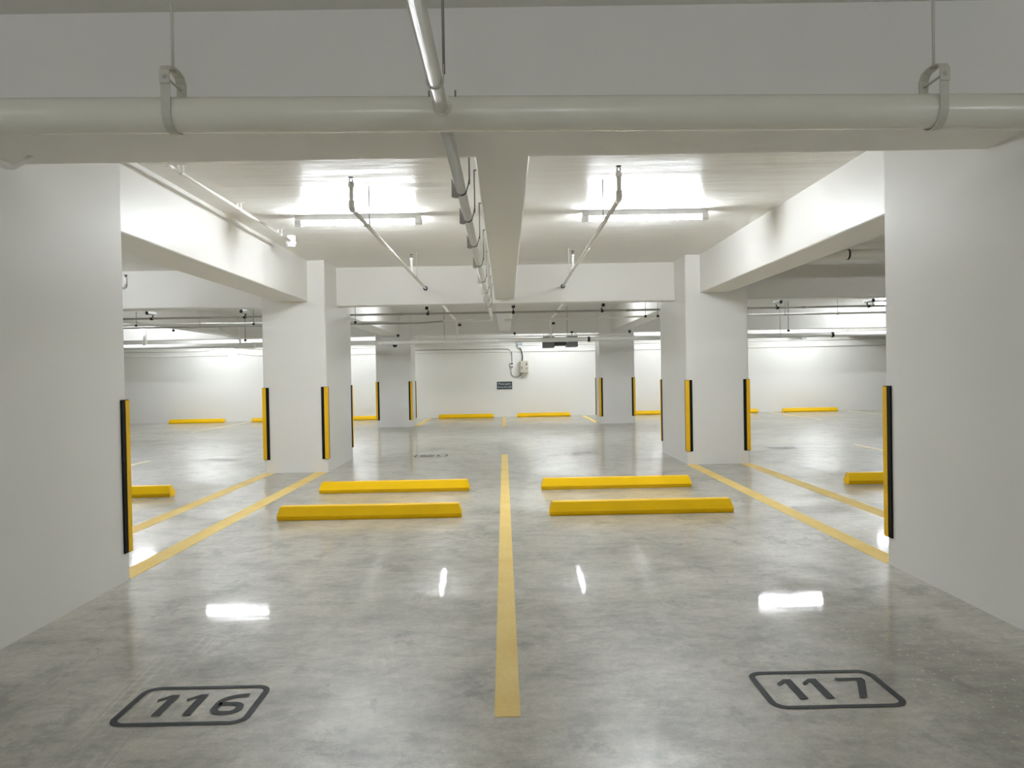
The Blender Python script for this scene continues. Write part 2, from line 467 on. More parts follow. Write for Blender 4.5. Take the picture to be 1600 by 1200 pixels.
LIGHTS = [
    (1.475, 7.9, 0, 'lit batten light over the wheel stops of bay 117'),
    (-1.38, 15.8, 90, 'batten light over the driving lane on the 116 side'),
    (1.50, 15.8, 90, 'batten light over the driving lane on the 117 side'),
    (-5.0, 14.0, 0, 'batten light behind the middle pillar of the 116 side'),
    (5.2, 14.0, 0, 'batten light behind the middle pillar of the 117 side'),
    (-9.2, 18.6, 0, 'batten light far over the lane past the narrow side beam'),
    (9.75, 18.8, 0, 'batten light far over the lane beyond the 117 side bays'),
    (1.45, 22.9, 0, 'batten light by the far wall over the control box'),
    (-4.7, 22.9, 0, 'batten light by the far wall, next behind the 116 side pillar'),
    (-8.95, 22.9, 0, 'batten light by the far wall, farthest out on the 116 side'),
    (5.0, 22.9, 0, 'batten light by the far wall, next behind the 117 side pillar'),
    (9.4, 22.9, 0, 'batten light by the far wall, farthest out on the 117 side'),
    (-6.3, 8.8, 0, 'batten light over the side bays next to bay 116'),
    (7.0, 7.2, 0, 'batten light over the side bays next to bay 117'),
    (-6.4, -1.2, 0, 'added unseen fill batten behind the viewer, far out on the 116 side'),  # from here down: unseen fill lamps, added to brighten the near zone
    (6.4, -1.2, 0, 'added unseen fill batten behind the viewer, far out on the 117 side'),
    (-1.45, -5.6, 0, 'added unseen fill batten near the rear wall on the 116 side'),
    (1.45, -5.6, 0, 'added unseen fill batten near the rear wall on the 117 side'),
]
TUBE_SHARES = {15.8: 0.68, 7.2: 0.45, 14.0: 0.55, -1.2: 0.66, 7.9: 0.9}     # tubes turned down row by row to even out the brightness
for (x, y, a, lab) in [(-1.49, 7.9, 0, None)] + LIGHTS:
    f = dup(fix, (x, y, CEIL), lab, math.radians(a)) if lab else fix
    share = {1.45: 0.7, -4.7: 0.65, 5.0: 0.65, -8.95: 0.85, 9.4: 0.85}.get(x) if y == 22.9 else TUBE_SHARES.get(y)
    if share:
        if share not in DIM: DIM[share] = tube_glow(share, 'dimmed_lit_tube')
        for ch in f.children:
            if ch.name.startswith('tube'):
                ch.material_slots[0].link = 'OBJECT'; ch.material_slots[0].material = DIM[share]

# ------------------------------------------------------------------ painted lines and bay numbers
def line(x0, x1, y0, y1, label, slant=0.0, mat='line'):
    loc = ((x0 + x1) / 2, (y0 + y1) / 2, 0.0)
    mb = MB().prism([(x0, y0), (x1, y0), (x1 + slant, y1), (x0 + slant, y1)], -0.004, 0.0022, 'z')
    return whole('parking_line', mb, M[mat], loc, label, 'parking line', 'yellow parking lines')
line(-0.068, 0.034, 2.97, 12.85, 'long yellow line between bays 116 and 117', -0.024)
line(-2.735, -2.575, 5.20, 10.87, 'yellow line joining the two pillars of bay 116')
line(-3.475, -3.315, 5.20, 10.87, 'outer yellow line behind the pillar guard, beside bay 116')
line(2.585, 2.735, 5.20, 10.94, 'yellow line joining the two pillars of bay 117')
line(3.365, 3.53, 5.20, 10.94, 'outer yellow line behind the pillar guard, beside bay 117')
line(-0.115, -0.015, 19.75, 24.2, 'short yellow line under the slate wall sign')
line(-2.50, -2.36, 20.7, 24.2, 'short yellow line by the far pillar of the 116 side')
line(2.40, 2.52, 20.8, 24.2, 'short yellow line by the far pillar of the 117 side')
line(-6.10, -5.98, 3.0, 12.9, 'faint yellow line beyond the closest pillar of bay 116', mat='faded_line')
line(6.07, 6.19, 3.0, 13.4, 'faint yellow line beyond the closest pillar of bay 117', mat='faded_line')
line(-8.21, -8.10, 19.7, 24.2, 'faint far yellow line between two wall stops, 116 side', mat='faded_line')
line(8.32, 8.43, 20.1, 24.2, 'faint far yellow line between two wall stops, 117 side', mat='faded_line')
line(10.84, 10.96, 20.1, 24.2, 'faintest far yellow line, beyond all the wall stops', mat='faded_line')

DIG = {
    '1': [[(0.0, 0.155), (0.008, 0.135), (0.042, 0.172), (0.042, 0.0), (0.076, 0.0), (0.076, 0.2), (0.043, 0.2)]],
    '7': [[(0.0, 0.2), (0.0, 0.176), (0.088, 0.176), (0.020, 0.0), (0.052, 0.0), (0.122, 0.170), (0.122, 0.2)]],
}
def stroke(pts, w, closed=False):
    """outline quads of a flat stroke, as (vertices, faces) in 2-D; corners mitred"""
    P = [Vector((p[0], p[1])) for p in pts]; n = len(P); v, f = [], []
    for i in range(n):
        a = P[i - 1] if (i or closed) else None
        c = P[(i + 1) % n] if (i < n - 1 or closed) else None
        d1 = (P[i] - a).normalized() if a is not None else (c - P[i]).normalized()
        d2 = (c - P[i]).normalized() if c is not None else d1
        t = (d1 + d2).normalized(); nn = Vector((-t.y, t.x))
        k = w / 2 / max(0.5, nn.dot(Vector((-d1.y, d1.x))))
        v += [P[i] + nn * k, P[i] - nn * k]
    m = n if closed else n - 1
    for i in range(m):
        j = (i + 1) % n
        f.append((2 * i, 2 * j, 2 * j + 1, 2 * i + 1))
    return v, f
def arc(cx, cy, rx, ry, a0, a1, n=8):
    return [(cx + rx * math.cos(math.radians(a0 + (a1 - a0) * k / n)), cy + ry * math.sin(math.radians(a0 + (a1 - a0) * k / n))) for k in range(n + 1)]
STROKES = {
    '6': [(arc(0.112, 0.112, 0.096, 0.072, 88, 180) + [(0.016, 0.055)] + arc(0.055, 0.055, 0.039, 0.039, 180, 270)[1:] + arc(0.075, 0.055, 0.039, 0.039, 270, 360)[1:]
           + arc(0.075, 0.066, 0.039, 0.036, 0, 90) + [(0.018, 0.102)], 0.030)],
    '2': [([(0.004, 0.150)] + arc(0.055, 0.142, 0.044, 0.042, 150, -30) + [(0.012, 0.016), (0.108, 0.016)], 0.028)],
    '5': [([(0.104, 0.185), (0.020, 0.185), (0.016, 0.105), (0.050, 0.118)] + arc(0.055, 0.066, 0.044, 0.050, 80, -150), 0.028)],
    '4': [([(0.112, 0.055), (0.008, 0.055), (0.075, 0.192)], 0.027), ([(0.085, 0.0), (0.085, 0.125)], 0.029)],
    '3': [(arc(0.052, 0.145, 0.044, 0.040, 150, -85) + arc(0.052, 0.060, 0.048, 0.045, 85, -150), 0.028)],
}
def bay_number(text, x, y, turned, label, mat, us, w=0.548, h=0.372):
    root = empty('bay_number', (x, y, 0), label, 'bay number', 'stencilled bay numbers')
    def put(name, v2, faces):
        out = MB()
        T = []
        for p in v2:
            u, q = p[0], p[1]
            if turned: u, q = -u, -q
            T.append((x + u, y + q))
        n = len(T)
        vs = [(a, b, 0.0026) for a, b in T] + [(a, b, -0.003) for a, b in T]
        fs = list(faces) + [tuple(i + n for i in reversed(fc)) for fc in faces]
        out.poly(vs, fs)
        part(name, out, mat, root)
    rad = 0.055; hw, hh = w / 2 - 0.012, h / 2 - 0.012
    o = []
    for cx, cy, a in ((1, 1, 0), (-1, 1, 90), (-1, -1, 180), (1, -1, 270)):
        o += arc(cx * (hw - rad), cy * (hh - rad), rad, rad, a, a + 90, 6)
    put('border', *stroke(o, 0.026, True))
    for ch, u in zip(text, us):
        v2, fs = [], []
        if ch in DIG:
            for pl in DIG[ch]:
                b = len(v2); v2 += [(a + u, c - 0.1) for a, c in pl]; fs.append(tuple(range(b, b + len(pl))))
        else:
            for pl, sw in STROKES[ch]:
                v, f = stroke(pl, sw); b = len(v2)
                v2 += [(p.x + u, p.y - 0.1) for p in v]; fs += [tuple(i + b for i in q) for q in f]
        put('digit', v2, fs)
    return root
bay_number('116', -1.315, 3.143, False, 'dark stencilled bay number 116 in a rounded frame', M['stencil'], (-0.172, -0.050, 0.088))
bay_number('117', 1.312, 3.17, False, 'dark stencilled bay number 117 in a rounded frame', M['stencil'], (-0.180, -0.072, 0.084))
bay_number('125', -1.28, 12.83, True, 'upturned bay number stencilled beyond the stops of bay 116', M['stencil'], (-0.180, -0.055, 0.070))
bay_number('124', 1.25, 12.78, True, 'upturned bay number stencilled beyond the stops of bay 117', M['faded_stencil'], (-0.180, -0.055, 0.070))
bay_number('126', -4.80, 12.80, True, 'faint bay number beside the middle pillar of the 116 side', M['faded_stencil'], (-0.180, -0.055, 0.070))
bay_number('123', 4.80, 13.05, True, 'faint bay number beside the middle pillar of the 117 side', M['faded_stencil'], (-0.180, -0.055, 0.070))

# ------------------------------------------------------------------ wheel stops
def make_stop(L):
    d, h, hb = 0.155, 0.130, 0.042
    prof = [(0.020, 0), (0, hb), (0.036, h - 0.006), (0.043, h), (d - 0.043, h), (d - 0.036, h - 0.006), (d, hb), (d - 0.020, 0)]
    mb = MB(); n = len(prof)
    inset = [0.003, 0.0, 0.024, 0.032, 0.032, 0.024, 0.0, 0.003]
    v = []
    for s in (-1, 1):
        v += [(s * (L / 2 - inset[i]), p[0], p[1]) for i, p in enumerate(prof)]
    f = [tuple(range(n - 1, -1, -1)), tuple(range(n, 2 * n))] + [(i, (i + 1) % n, (i + 1) % n + n, i + n) for i in range(n)]
    return mb.poly(v, f)
stop_mesh = make_stop(1.745).mesh('wheel_stop', M['stop'], (0, 0, 0))
def stop(x, y, label, sx=1.0):
    o = bpy.data.objects.new('wheel_stop', stop_mesh); COL.objects.link(o)
    o.location = (x, y, 0); o.scale.x = sx
    tag(o, label, 'wheel stop', 'yellow wheel stops')
stop(-1.315, 7.19, 'yellow wheel stop of bay 116, closer to its number')
stop(1.265, 7.17, 'yellow wheel stop of bay 117, closer to its number')
stop(-1.315, 8.83, 'yellow wheel stop behind the one of bay 116')
stop(1.265, 8.80, 'yellow wheel stop behind the one of bay 117')
stop(-4.77, 8.80, 'yellow wheel stop half hidden by the closest pillar of bay 116')
stop(4.82, 8.76, 'yellow wheel stop half hidden by the closest pillar of bay 117')
YS = 24.0
stop(-1.27, YS, 'yellow far wall stop under the sign, on its 116 side')
stop(1.18, YS, 'yellow far wall stop under the control box', 0.97)
stop(-4.72, YS, 'yellow far wall stop between the middle and far pillars, 116 side')
stop(-7.15, YS, 'yellow far wall stop cut off by the middle pillar, 116 side')
stop(-9.75, YS, 'whole yellow far wall stop in the gap between 116 side pillars')
stop(4.75, YS, 'yellow far wall stop between the far and middle pillars, 117 side')
stop(7.10, YS, 'yellow far wall stop cut off by the middle pillar, 117 side')
stop(9.63, YS, 'whole yellow far wall stop in the gap between 117 side pillars')

# ------------------------------------------------------------------ corner guards
def make_guard(sx, sy):
    """rubber L round a corner at the origin; the pillar fills the -sx,-sy quadrant"""
    w, t = 0.078, 0.012
    def L(o0, o1, a):
        p = [(sx * o1, sy * o1), (sx * o1, -sy * a), (sx * o0, -sy * a), (sx * o0, sy * o0), (-sx * a, sy * o0), (-sx * a, sy * o1)]
        return p
    r = empty('corner_guard', (0, 0, 0), '', 'corner guard', 'yellow and black corner guards')
    part('rubber_base', MB().prism(L(-0.002, t, w), 0, 1.03, 'z'), M['rubber'], r, 'black rubber angle')
    st = MB().prism(L(t - 0.001, t + 0.004, 0.036), 0.004, 1.026, 'z')
    part('stripe', st, M['guard_yellow'], r, 'yellow stripe along the corner')
    return r
protos = {}
def guard(x, y, sx, sy, label):
    k = (sx, sy)
    if k not in protos:
        protos[k] = make_guard(sx, sy); o = protos[k]; o['label'] = label; o.location = (x, y, 0.19)
    else:
        dup(protos[k], (x, y, 0.19), label)
guard(PL_F[1], PL_F[3], 1, 1, 'corner guard on the rear edge of the closest pillar of bay 116')
guard(PR_F[0], PR_F[3], -1, 1, 'corner guard on the rear edge of the closest pillar of bay 117')
for P, yb, w, side, s in ((PL_M, 'middle', 1, '116', 1), (PR_M, 'middle', 1, '117', -1), (PL_B, 'far', 1, '116', 1), (PR_B, 'far', 1, '117', -1)):
    inner, outer = (P[1], P[0]) if s > 0 else (P[0], P[1])
    guard(outer, P[2], -s, -1, 'corner guard on the outer front edge of the %s pillar, %s side' % (yb, side))
    guard(inner, P[2], s, -1, 'corner guard on the inner front edge of the %s pillar, %s side' % (yb, side))
    guard(inner, P[3], s, 1, 'dark sliver of corner guard on the rear edge of the %s pillar, %s side' % (yb, side))

# ------------------------------------------------------------------ big main pipe and its clevis hangers
def p1(x): return 3.08 + 0.024 * x, 2.392 - 0.002 * x
mp = empty('main_pipe', (0, p1(0)[0], p1(0)[1]), 'thick cream main pipe across the front beam', 'pipe')
a, b = -SIDE_X + 0.02, SIDE_X - 0.02
part('pipe', MB().tube([(a, *p1(a)), (b, *p1(b))], 0.069, 32), M['pipe'], mp)
sd = MB().tube([(-0.231, p1(-.25)[0] - 0.115, 2.398), (-0.231, p1(-.25)[0] + 0.115, 2.398)], 0.038, 18)
part('tee_saddle', sd, M['pipe'], mp)
sb = MB()
for s in (-1, 1):
    sb.tube([(-0.231 + s * 0.052, p1(0)[0] - 0.045, 2.43), (-0.231 + s * 0.052, p1(0)[0] - 0.045, 2.472)], 0.004, 8)
part('saddle_bolt', sb, M['rod'], mp)

def clevis(x, label, flip=1):
    y, z = p1(x); R = 0.074
    r = empty('clevis_hanger', (x, y, z), label, 'pipe hanger', 'clevis hangers of the big pipe')
    U = [(x, y - R, z + 0.150), (x, y - R, z + 0.02)]
    U += [(x, y + R * math.cos(math.radians(t)), z + R * math.sin(math.radians(t))) for t in range(180, 361, 12)]
    U += [(x, y + R, z + 0.02), (x, y + R, z + 0.150)]
    part('strap', MB().strap(U, 0.036, 0.004, (1, 0, 0)), M['hanger'], r)
    Rk = R + 0.005
    Y = [(x, y - Rk, z + 0.098), (x, y - Rk, z + 0.148), (x, y - Rk + 0.020, z + 0.172), (x, y - 0.02, z + 0.180), (x, y + 0.02, z + 0.180), (x, y + Rk - 0.020, z + 0.172), (x, y + Rk, z + 0.148), (x, y + Rk, z + 0.098)]
    part('yoke', MB().strap(Y, 0.040, 0.004, (1, 0, 0)), M['hanger'], r)
    bo = MB().tube([(x, y - Rk - 0.004, z + 0.126), (x, y + Rk + 0.004, z + 0.126)], 0.005, 8)
    bo.tube([(x, y - Rk - 0.010, z + 0.126), (x, y - Rk - 0.001, z + 0.126)], 0.0095, 6)
    bo.tube([(x, y - Rk - 0.015, z + 0.126), (x, y - Rk - 0.009, z + 0.126)], 0.0055, 10)
    part('bolt', bo, M['hanger'], r)
    part('rod', MB().tube([(x, y, z + 0.165), (x, y, CEIL)], 0.006, 10), M['hanger'], r)
    nu = MB().tube([(x, y, z + 0.168), (x, y, z + 0.178)], 0.011, 6)
    part('nut', nu, M['hanger'], r)
clevis(-1.298, 'cream clevis hanger on the big pipe above bay 116')
clevis(1.778, 'cream clevis hanger on the big pipe above bay 117', -1)

# ------------------------------------------------------------------ long branch pipe down the middle, with its brackets
BX, BZ, BR = -0.231, 2.386, 0.0275
lp = empty('branch_pipe', (BX, 3.1, BZ), 'long white pipe running lengthwise beside the narrow beam', 'pipe')
part('pipe', MB().tube([(BX, 3.185, BZ), (BX, 13.32, BZ)], BR, 20), M['white_pipe'], lp)
el = MB().tube(bend([(BX, 13.30, BZ), (BX, 13.60, BZ - 0.055), (BX - 0.12, 13.60, BZ - 0.062), (BX - 0.32, 13.60, BZ - 0.062)], 0.08), BR * 0.8, 16)
part('elbow', el, M['white_pipe'], lp)
for y in (8.0, 12.6): part('coupling', MB().ring((BX, y, BZ), (0, 1, 0), BR + 0.006, 0.03), M['white_pipe'], lp)
np_ = empty('branch_pipe', (BX, 2.9, BZ), 'white pipe running from overhead up to the big main pipe', 'pipe')
part('pipe', MB().tube([(BX, -6.0, BZ), (BX, 2.965, BZ)], BR, 20), M['white_pipe'], np_)

def make_bracket():
    r = empty('pipe_bracket', (0, 0, BZ), '', 'pipe hanger', 'brackets of the long middle pipe')
    x = 0.0; R = BR + 0.004
    U = [(0.046, 0, BZ + 0.055), (R + 0.007, 0, BZ + 0.02)] + [(R * math.cos(math.radians(t)), 0, BZ + R * math.sin(math.radians(t))) for t in range(0, -181, -15)] + [(-R, 0, BZ + 0.05)]
    part('strap', MB().strap(U, 0.022, 0.004, (0, 1, 0)), M['black'], r, 'dark strap under the pipe')
    tri = [(-R - 0.022, BZ + 0.062), (-R - 0.022, BZ - 0.040), (-R + 0.004, BZ - 0.046), (0.0, BZ - R), (-R, BZ + 0.005), (-R, BZ + 0.02)]
    part('plate', MB().prism(tri, -0.012, 0.012, 'y'), M['bracket'], r, 'grey side plate')
    part('rod', MB().tube([(0.047, 0, BZ + 0.03), (0.047, 0, 2.70)], 0.0045, 8), M['rod'], r, 'thin dark rod')
    part('hook', MB().tube([(0.047, 0, 2.697), (0.092, 0, 2.697)], 0.005, 8), M['rod'], r)
    return r
br = None
BY = [4.30, 5.05, 6.02, 7.12, 8.32, 9.45, 10.45, 11.35]
where = ['closest to the front beam', 'second from the front beam', 'third from the front beam', 'fourth from the front beam',
         'fifth from the front beam', 'sixth from the front beam', 'second before the middle cross beam', 'last before the middle cross beam']
for y, w in zip(BY, where):
    lab = 'dark strap bracket of the long middle pipe, ' + w
    if br is None:
        br = make_bracket(); br.location = (BX, y, BZ); br['label'] = lab
    else: dup(br, (BX, y, BZ), lab)
r0 = empty('pipe_hanger', (BX, 2.70, BZ), 'single dark rod hanger of the long pipe before the big pipe', 'pipe hanger')
part('rod', MB().tube([(BX + 0.033, 2.70, BZ + 0.02), (BX + 0.033, 2.70, CEIL)], 0.005, 8), M['rod'], r0)
part('strap', MB().strap([(BX + 0.033, 2.70, BZ + 0.05)] + [(BX + 0.031 * math.cos(math.radians(t)), 2.70, BZ + 0.031 * math.sin(math.radians(t))) for t in range(0, -181, -20)], 0.02, 0.003, (0, 1, 0)), M['hanger'], r0)

# ------------------------------------------------------------------ sprinkler branches
def sprinkler(root, x, y, z0, dark=True):
    """upright head on a riser from z0; returns nothing, adds parts"""
    top = CEIL - 0.085
    part('riser', MB().tube([(x, y, z0), (x, y, top - 0.055)], 0.0155, 12)
         .ring((x, y, z0 + 0.01), (0, 0, 1), 0.024, 0.022).ring((x, y, top - 0.065), (0, 0, 1), 0.023, 0.018), M['white_pipe'], root)
    fr = MB()
    for s in (-1, 1):
        fr.tube(bend([(x + s * 0.006, y, top - 0.05), (x + s * 0.015, y, top - 0.03), (x + s * 0.004, y, top - 0.002)], 0.01, 4), 0.0035, 6)
    fr.tube([(x, y, top - 0.055), (x, y, top - 0.040)], 0.010, 8)
    h = part('sprinkler_head', fr, M['black'], root, 'black sprinkler frame')
    part('deflector', MB().tube([(x, y, top - 0.004), (x, y, top)], 0.021, 14), M['black'], h)

def branch(x, z, y0, heads, rods, label, y1=MID_BEAM[0]):
    r = empty('sprinkler_branch', (x, y1, z), label, 'sprinkler pipe', 'white sprinkler branches under the ceiling')
    part('pipe', MB().tube([(x, y0, z), (x, y1, z)], 0.019, 16), M['white_pipe'], r)
    cp = MB()
    for y in (8.15,): cp.ring((x, y, z), (0, 1, 0), 0.0225, 0.02)
    part('coupling', cp, M['white_pipe'], r)
    e = MB().tube(bend([(x, y0 + 0.06, z), (x, y0, z), (x, y0, z + 0.06)], 0.04), 0.0235, 14)
    part('elbow', e, M['white_pipe'], r)
    for y in heads: sprinkler(r, x, y, z + 0.01)
    part('wall_collar', MB().ring((x, y1 - 0.008, z), (0, 1, 0), 0.034, 0.010, 20), M['black'], r, 'black rubber collar where it enters the beam')
    return r
branch(-1.20, 2.685, 6.08, (6.08, 9.95), (), 'white sprinkler branch crossing below the light of bay 116')
branch(0.90, 2.68, 5.88, (5.88, 9.90), (), 'white sprinkler branch crossing below the light of bay 117')
def rod_hanger(x, y, z, label, dx=0.028, r_p=0.021, grp='thin rod hangers of the sprinkler branches', mat='rod', top=CEIL):
    h = empty('rod_hanger', (x, y, z), label, 'pipe hanger', grp)
    part('rod', MB().tube([(x + dx, y, z), (x + dx, y, top)], 0.0045, 8), M[mat], h)
    pts = [(x + dx, y, z + 0.03)] + [(x + r_p * math.cos(math.radians(t)), y, z + r_p * math.sin(math.radians(t))) for t in range(0, -181, -20)] + [(x - r_p, y, z + 0.004)]
    part('strap', MB().strap(pts, 0.018, 0.0035, (0, 1, 0)), M['hanger'], h)
    return h
rod_hanger(-1.20, 6.72, 2.685, 'thin rod hanger under the light of bay 116')
rod_hanger(-1.20, 10.3, 2.685, 'thin rod hanger near the cross beam on the 116 branch', mat='rod_white')
rod_hanger(0.90, 6.62, 2.68, 'thin rod hanger under the light of bay 117', -0.028)
rod_hanger(0.90, 10.2, 2.68, 'thin rod hanger near the cross beam on the 117 branch', -0.028, mat='rod_white')

def lane_branch(x, label):
    r = empty('sprinkler_feed', (x, 18.9, 2.2), label, 'pipe', 'feed pipes rising from the far main pipe')
    part('pipe', MB().tube([(x, MID_BEAM[1], 2.69), (x, 18.9, 2.69)], 0.028, 12), M['white_pipe'], r)
    part('elbow', MB().tube(bend([(x, 18.75, 2.69), (x, 18.9, 2.69), (x, 18.9, 2.55)], 0.08), 0.034, 12), M['white_pipe'], r)
    part('drop', MB().tube([(x, 18.9, 2.22), (x, 18.9, 2.69)], 0.030, 12), M['white_pipe'], r)
    v = MB().tube([(x + 0.035, 18.88, 2.60), (x + 0.10, 18.86, 2.60)], 0.030, 10)
    part('valve', v, M['black'], r)
lane_branch(-1.18, 'white feed pipe dropping to the far main pipe, 116 side')
lane_branch(1.14, 'white feed pipe dropping to the far main pipe, 117 side')

sp = empty('side_sprinkler', (-5.18, 10.5, 2.63), 'small upright sprinkler beyond the closest pillar of bay 116', 'sprinkler')
part('pipe', MB().tube(bend([(-7.4, 10.5, 2.63), (-5.18, 10.5, 2.63), (-5.18, 10.5, 2.74)], 0.04), 0.019, 12), M['bracket'], sp)
part('riser', MB().tube([(-5.18, 10.5, 2.68), (-5.18, 10.5, 2.775)], 0.021, 12), M['white_pipe'], sp)
part('head', MB().tube([(-5.18, 10.5, 2.775), (-5.18, 10.5, 2.80)], 0.012, 10).tube([(-5.18, 10.5, 2.800), (-5.18, 10.5, 2.806)], 0.026, 12), M['black'], sp)
rod_hanger(-5.9, 10.5, 2.63, 'rod hanger of the small side sprinkler pipe')

# ------------------------------------------------------------------ conduit with a detector, beside the side beam
CX, CZ = -2.49, 2.955
co = empty('ceiling_conduit', (CX, 4.1, CZ), 'white conduit along the ceiling edge above bay 116', 'conduit')
part('pipe', MB().tube([(CX, FRONT_BEAM[1], CZ), (CX, 8.92, CZ)], 0.0145, 14), M['white_pipe'], co)
cp = MB().ring((CX, 5.75, CZ), (0, 1, 0), 0.019, 0.045)
part('coupling', cp, M['white_pipe'], co)
for y in (5.95, 7.25, 8.55):
    c = MB().strap([(CX - 0.045, y, CEIL - 0.003), (CX - 0.018, y, CEIL - 0.006), (CX - 0.018, y, CZ)] + [(CX + 0.018 * math.cos(math.radians(t)), y, CZ + 0.018 * math.sin(math.radians(t))) for t in range(180, 361, 30)] + [(CX + 0.018, y, CEIL - 0.006), (CX + 0.045, y, CEIL - 0.003)], 0.022, 0.003, (0, 1, 0))
    part('clamp', c, M['white_pipe'], co)
de = empty('smoke_detector', (CX, 8.98, CZ), 'round white detector at the end of the ceiling conduit', 'detector')
part('mount', MB().tube([(CX, 8.98, CEIL), (CX, 8.98, CEIL - 0.055)], 0.055, 20), M['plastic'], de)
part('body', MB().tube([(CX, 8.98, CEIL - 0.055), (CX, 8.98, CEIL - 0.075), (CX, 8.98, CEIL - 0.115), (CX, 8.98, CEIL - 0.135)], 0.06, 20, radii=[0.050, 0.062, 0.058, 0.040]), M['plastic'], de)
vs = MB()
for k in range(12):
    t = 2 * math.pi * k / 12
    vs.box(CX + 0.056 * math.cos(t) - 0.006, CX + 0.056 * math.cos(t) + 0.006, 8.98 + 0.056 * math.sin(t) - 0.006, 8.98 + 0.056 * math.sin(t) + 0.006, CEIL - 0.114, CEIL - 0.108)
part('vent', vs, M['black'], de)

fx = MB().tube(bend([(-2.575, 3.92, 2.475), (-2.545, 3.92, 2.452), (-2.50, 3.92, 2.440), (-2.45, 3.92, 2.462), (-2.395, 3.92, 2.506)], 0.04, 4), 0.011, 12)
whole('flexible_conduit', fx, M['white_pipe'], (-2.45, 3.92, 2.46), 'short sagging white conduit tucked under the front beam', 'conduit')

# ------------------------------------------------------------------ pipe in the side bay next to bay 117
sb = empty('side_main_pipe', (6, 10.2, 2.875), 'thick white pipe under the ceiling of the side bay, 117 side', 'pipe')
part('pipe', MB().tube([(3.3, 10.2, 2.875), (SIDE_X, 10.2, 2.875)], 0.068, 24), M['white_pipe'], sb)
part('coupling', MB().ring((4.62, 10.2, 2.875), (1, 0, 0), 0.073, 0.012, 24), M['black'], sb, 'black grooved coupling')
hs = MB()
for x in (5.5, 8.5): hs.tube([(x, 10.2, 2.93), (x, 10.2, CEIL)], 0.008, 8)
part('hanger_rod', hs, M['rod'], sb)

# ------------------------------------------------------------------ conduits, cameras and main pipe over the driving lane
def zrun(px_dy, d): return EYE + px_dy / F_PX * d
L5 = (12.95, 2.405)
tr = empty('camera_conduit', (0, L5[0], L5[1]), 'thin cross conduit carrying the cameras behind the middle beam', 'conduit')
part('pipe', MB().tube([(-SIDE_X + .02, *L5), (SIDE_X - .02, *L5)], 0.018, 10), M['bracket'], tr)
for x in (-3.9, -1.75, 0.9, 2.1, 5.1): part('coupling', MB().ring((x, *L5), (1, 0, 0), 0.023, 0.035, 12), M['bracket'], tr)
HR = 'thin rods over the driving lane'
def drop_rod(x, y, z, label, r=0.0055, mat='rod', foot=0.022):
    h = empty('drop_rod', (x, y, z), label, 'hanger rod', HR)
    part('rod', MB().tube([(x, y, z), (x, y, CEIL)], r, 8), M[mat], h)
    part('clamp', MB().ring((x, y, z), (1, 0, 0), foot, 0.022, 12), M['black' if mat == 'rod' else mat], h)
def make_camera():
    r = empty('bullet_camera', (0, 0, 0), '', 'security camera', 'bullet cameras on the cross conduit')
    z = 0.085
    part('housing', MB().tube([(0, 0.10, z), (0, 0.09, z), (0, -0.10, z)], 0.03, 16, radii=[0.026, 0.031, 0.031]), M['plastic'], r)
    part('hood', MB().strap([(0.034 * math.cos(math.radians(t)), -0.035, z + 0.034 * math.sin(math.radians(t))) for t in range(-20, 201, 20)], 0.16, 0.003, (0, 1, 0)), M['plastic'], r)
    part('lens', MB().tube([(0, -0.098, z), (0, -0.112, z)], 0.030, 16), M['glass'], r, 'black lens end')
    part('bracket', MB().tube([(0, 0.03, z - 0.025), (0, 0.03, 0.018)], 0.010, 8).ring((0, 0.0, -0.004), (1, 0, 0), 0.026, 0.022, 12), M['black'], r)
    return r
bc = None
CAMS = [(-5.97, 'bullet camera between the 116 side pillars, farther out'),
        (-4.40, 'bullet camera beside the middle pillar, 116 side'),
        (-1.30, 'bullet camera above the upturned number beyond bay 116'),
        (0.15, 'bullet camera beside the narrow beam over the lane'),
        (1.66, 'bullet camera above the upturned number beyond bay 117'),
        (4.65, 'bullet camera beside the middle pillar, 117 side'),
        (6.21, 'bullet camera between the 117 side pillars, farther out')]
for x, lab in CAMS:
    rz = math.atan2(x, 26) * 1.2
    if bc is None:
        bc = make_camera(); bc.location = (x, *L5); bc.rotation_euler = (0, 0, rz); bc['label'] = lab
    else: dup(bc, (x, *L5), lab, rz)

L4 = 13.62
lc = empty('lane_conduit', (0, L4, 2.33), 'pale cross conduit bending down to meet the long pipe', 'conduit')
part('pipe', MB().tube([(-SIDE_X + .02, L4, 2.345), (-5.4, L4, 2.345), (-3.0, L4, 2.325), (-1.6, L4, 2.322), (-0.8, L4, 2.328), (-0.2, L4, 2.322)], 0.019, 10), M['white_pipe'], lc)
part('pipe', MB().tube([(0.0, L4, 2.322), (0.6, L4, 2.325), (1.2, L4, 2.325), (2.6, L4, 2.345), (4.5, L4, 2.335), (SIDE_X - .02, L4, 2.36)], 0.019, 10), M['white_pipe'], lc)
l2 = MB().tube([(-SIDE_X + .02, L4 - 0.02, 2.300), (-2.6, L4 - 0.02, 2.293), (-1.55, L4 - 0.02, 2.293), (-1.1, L4 - 0.02, 2.318)], 0.014, 10)
whole('lower_conduit', l2, M['grey_conduit'], (-3, L4, 2.3), 'thinner grey conduit just under the pale cross conduit', 'conduit')
drop_rod(-6.55, L4, 2.34, 'dark rod to the cross conduits, farthest out on the 116 side')
drop_rod(-5.42, L4, 2.34, 'thick white rod to the cross conduits, 116 side bays', 0.013, 'rod_white')
drop_rod(-4.47, L4, 2.335, 'dark rod beside the middle pillar, 116 side')
drop_rod(-2.66, L4, 2.325, 'dark rod just inside the middle pillar, 116 side')
drop_rod(2.52, L4, 2.345, 'dark rod just inside the middle pillar, 117 side')
drop_rod(2.74, L4, 2.345, 'fainter rod nearest the middle pillar, 117 side', 0.004)
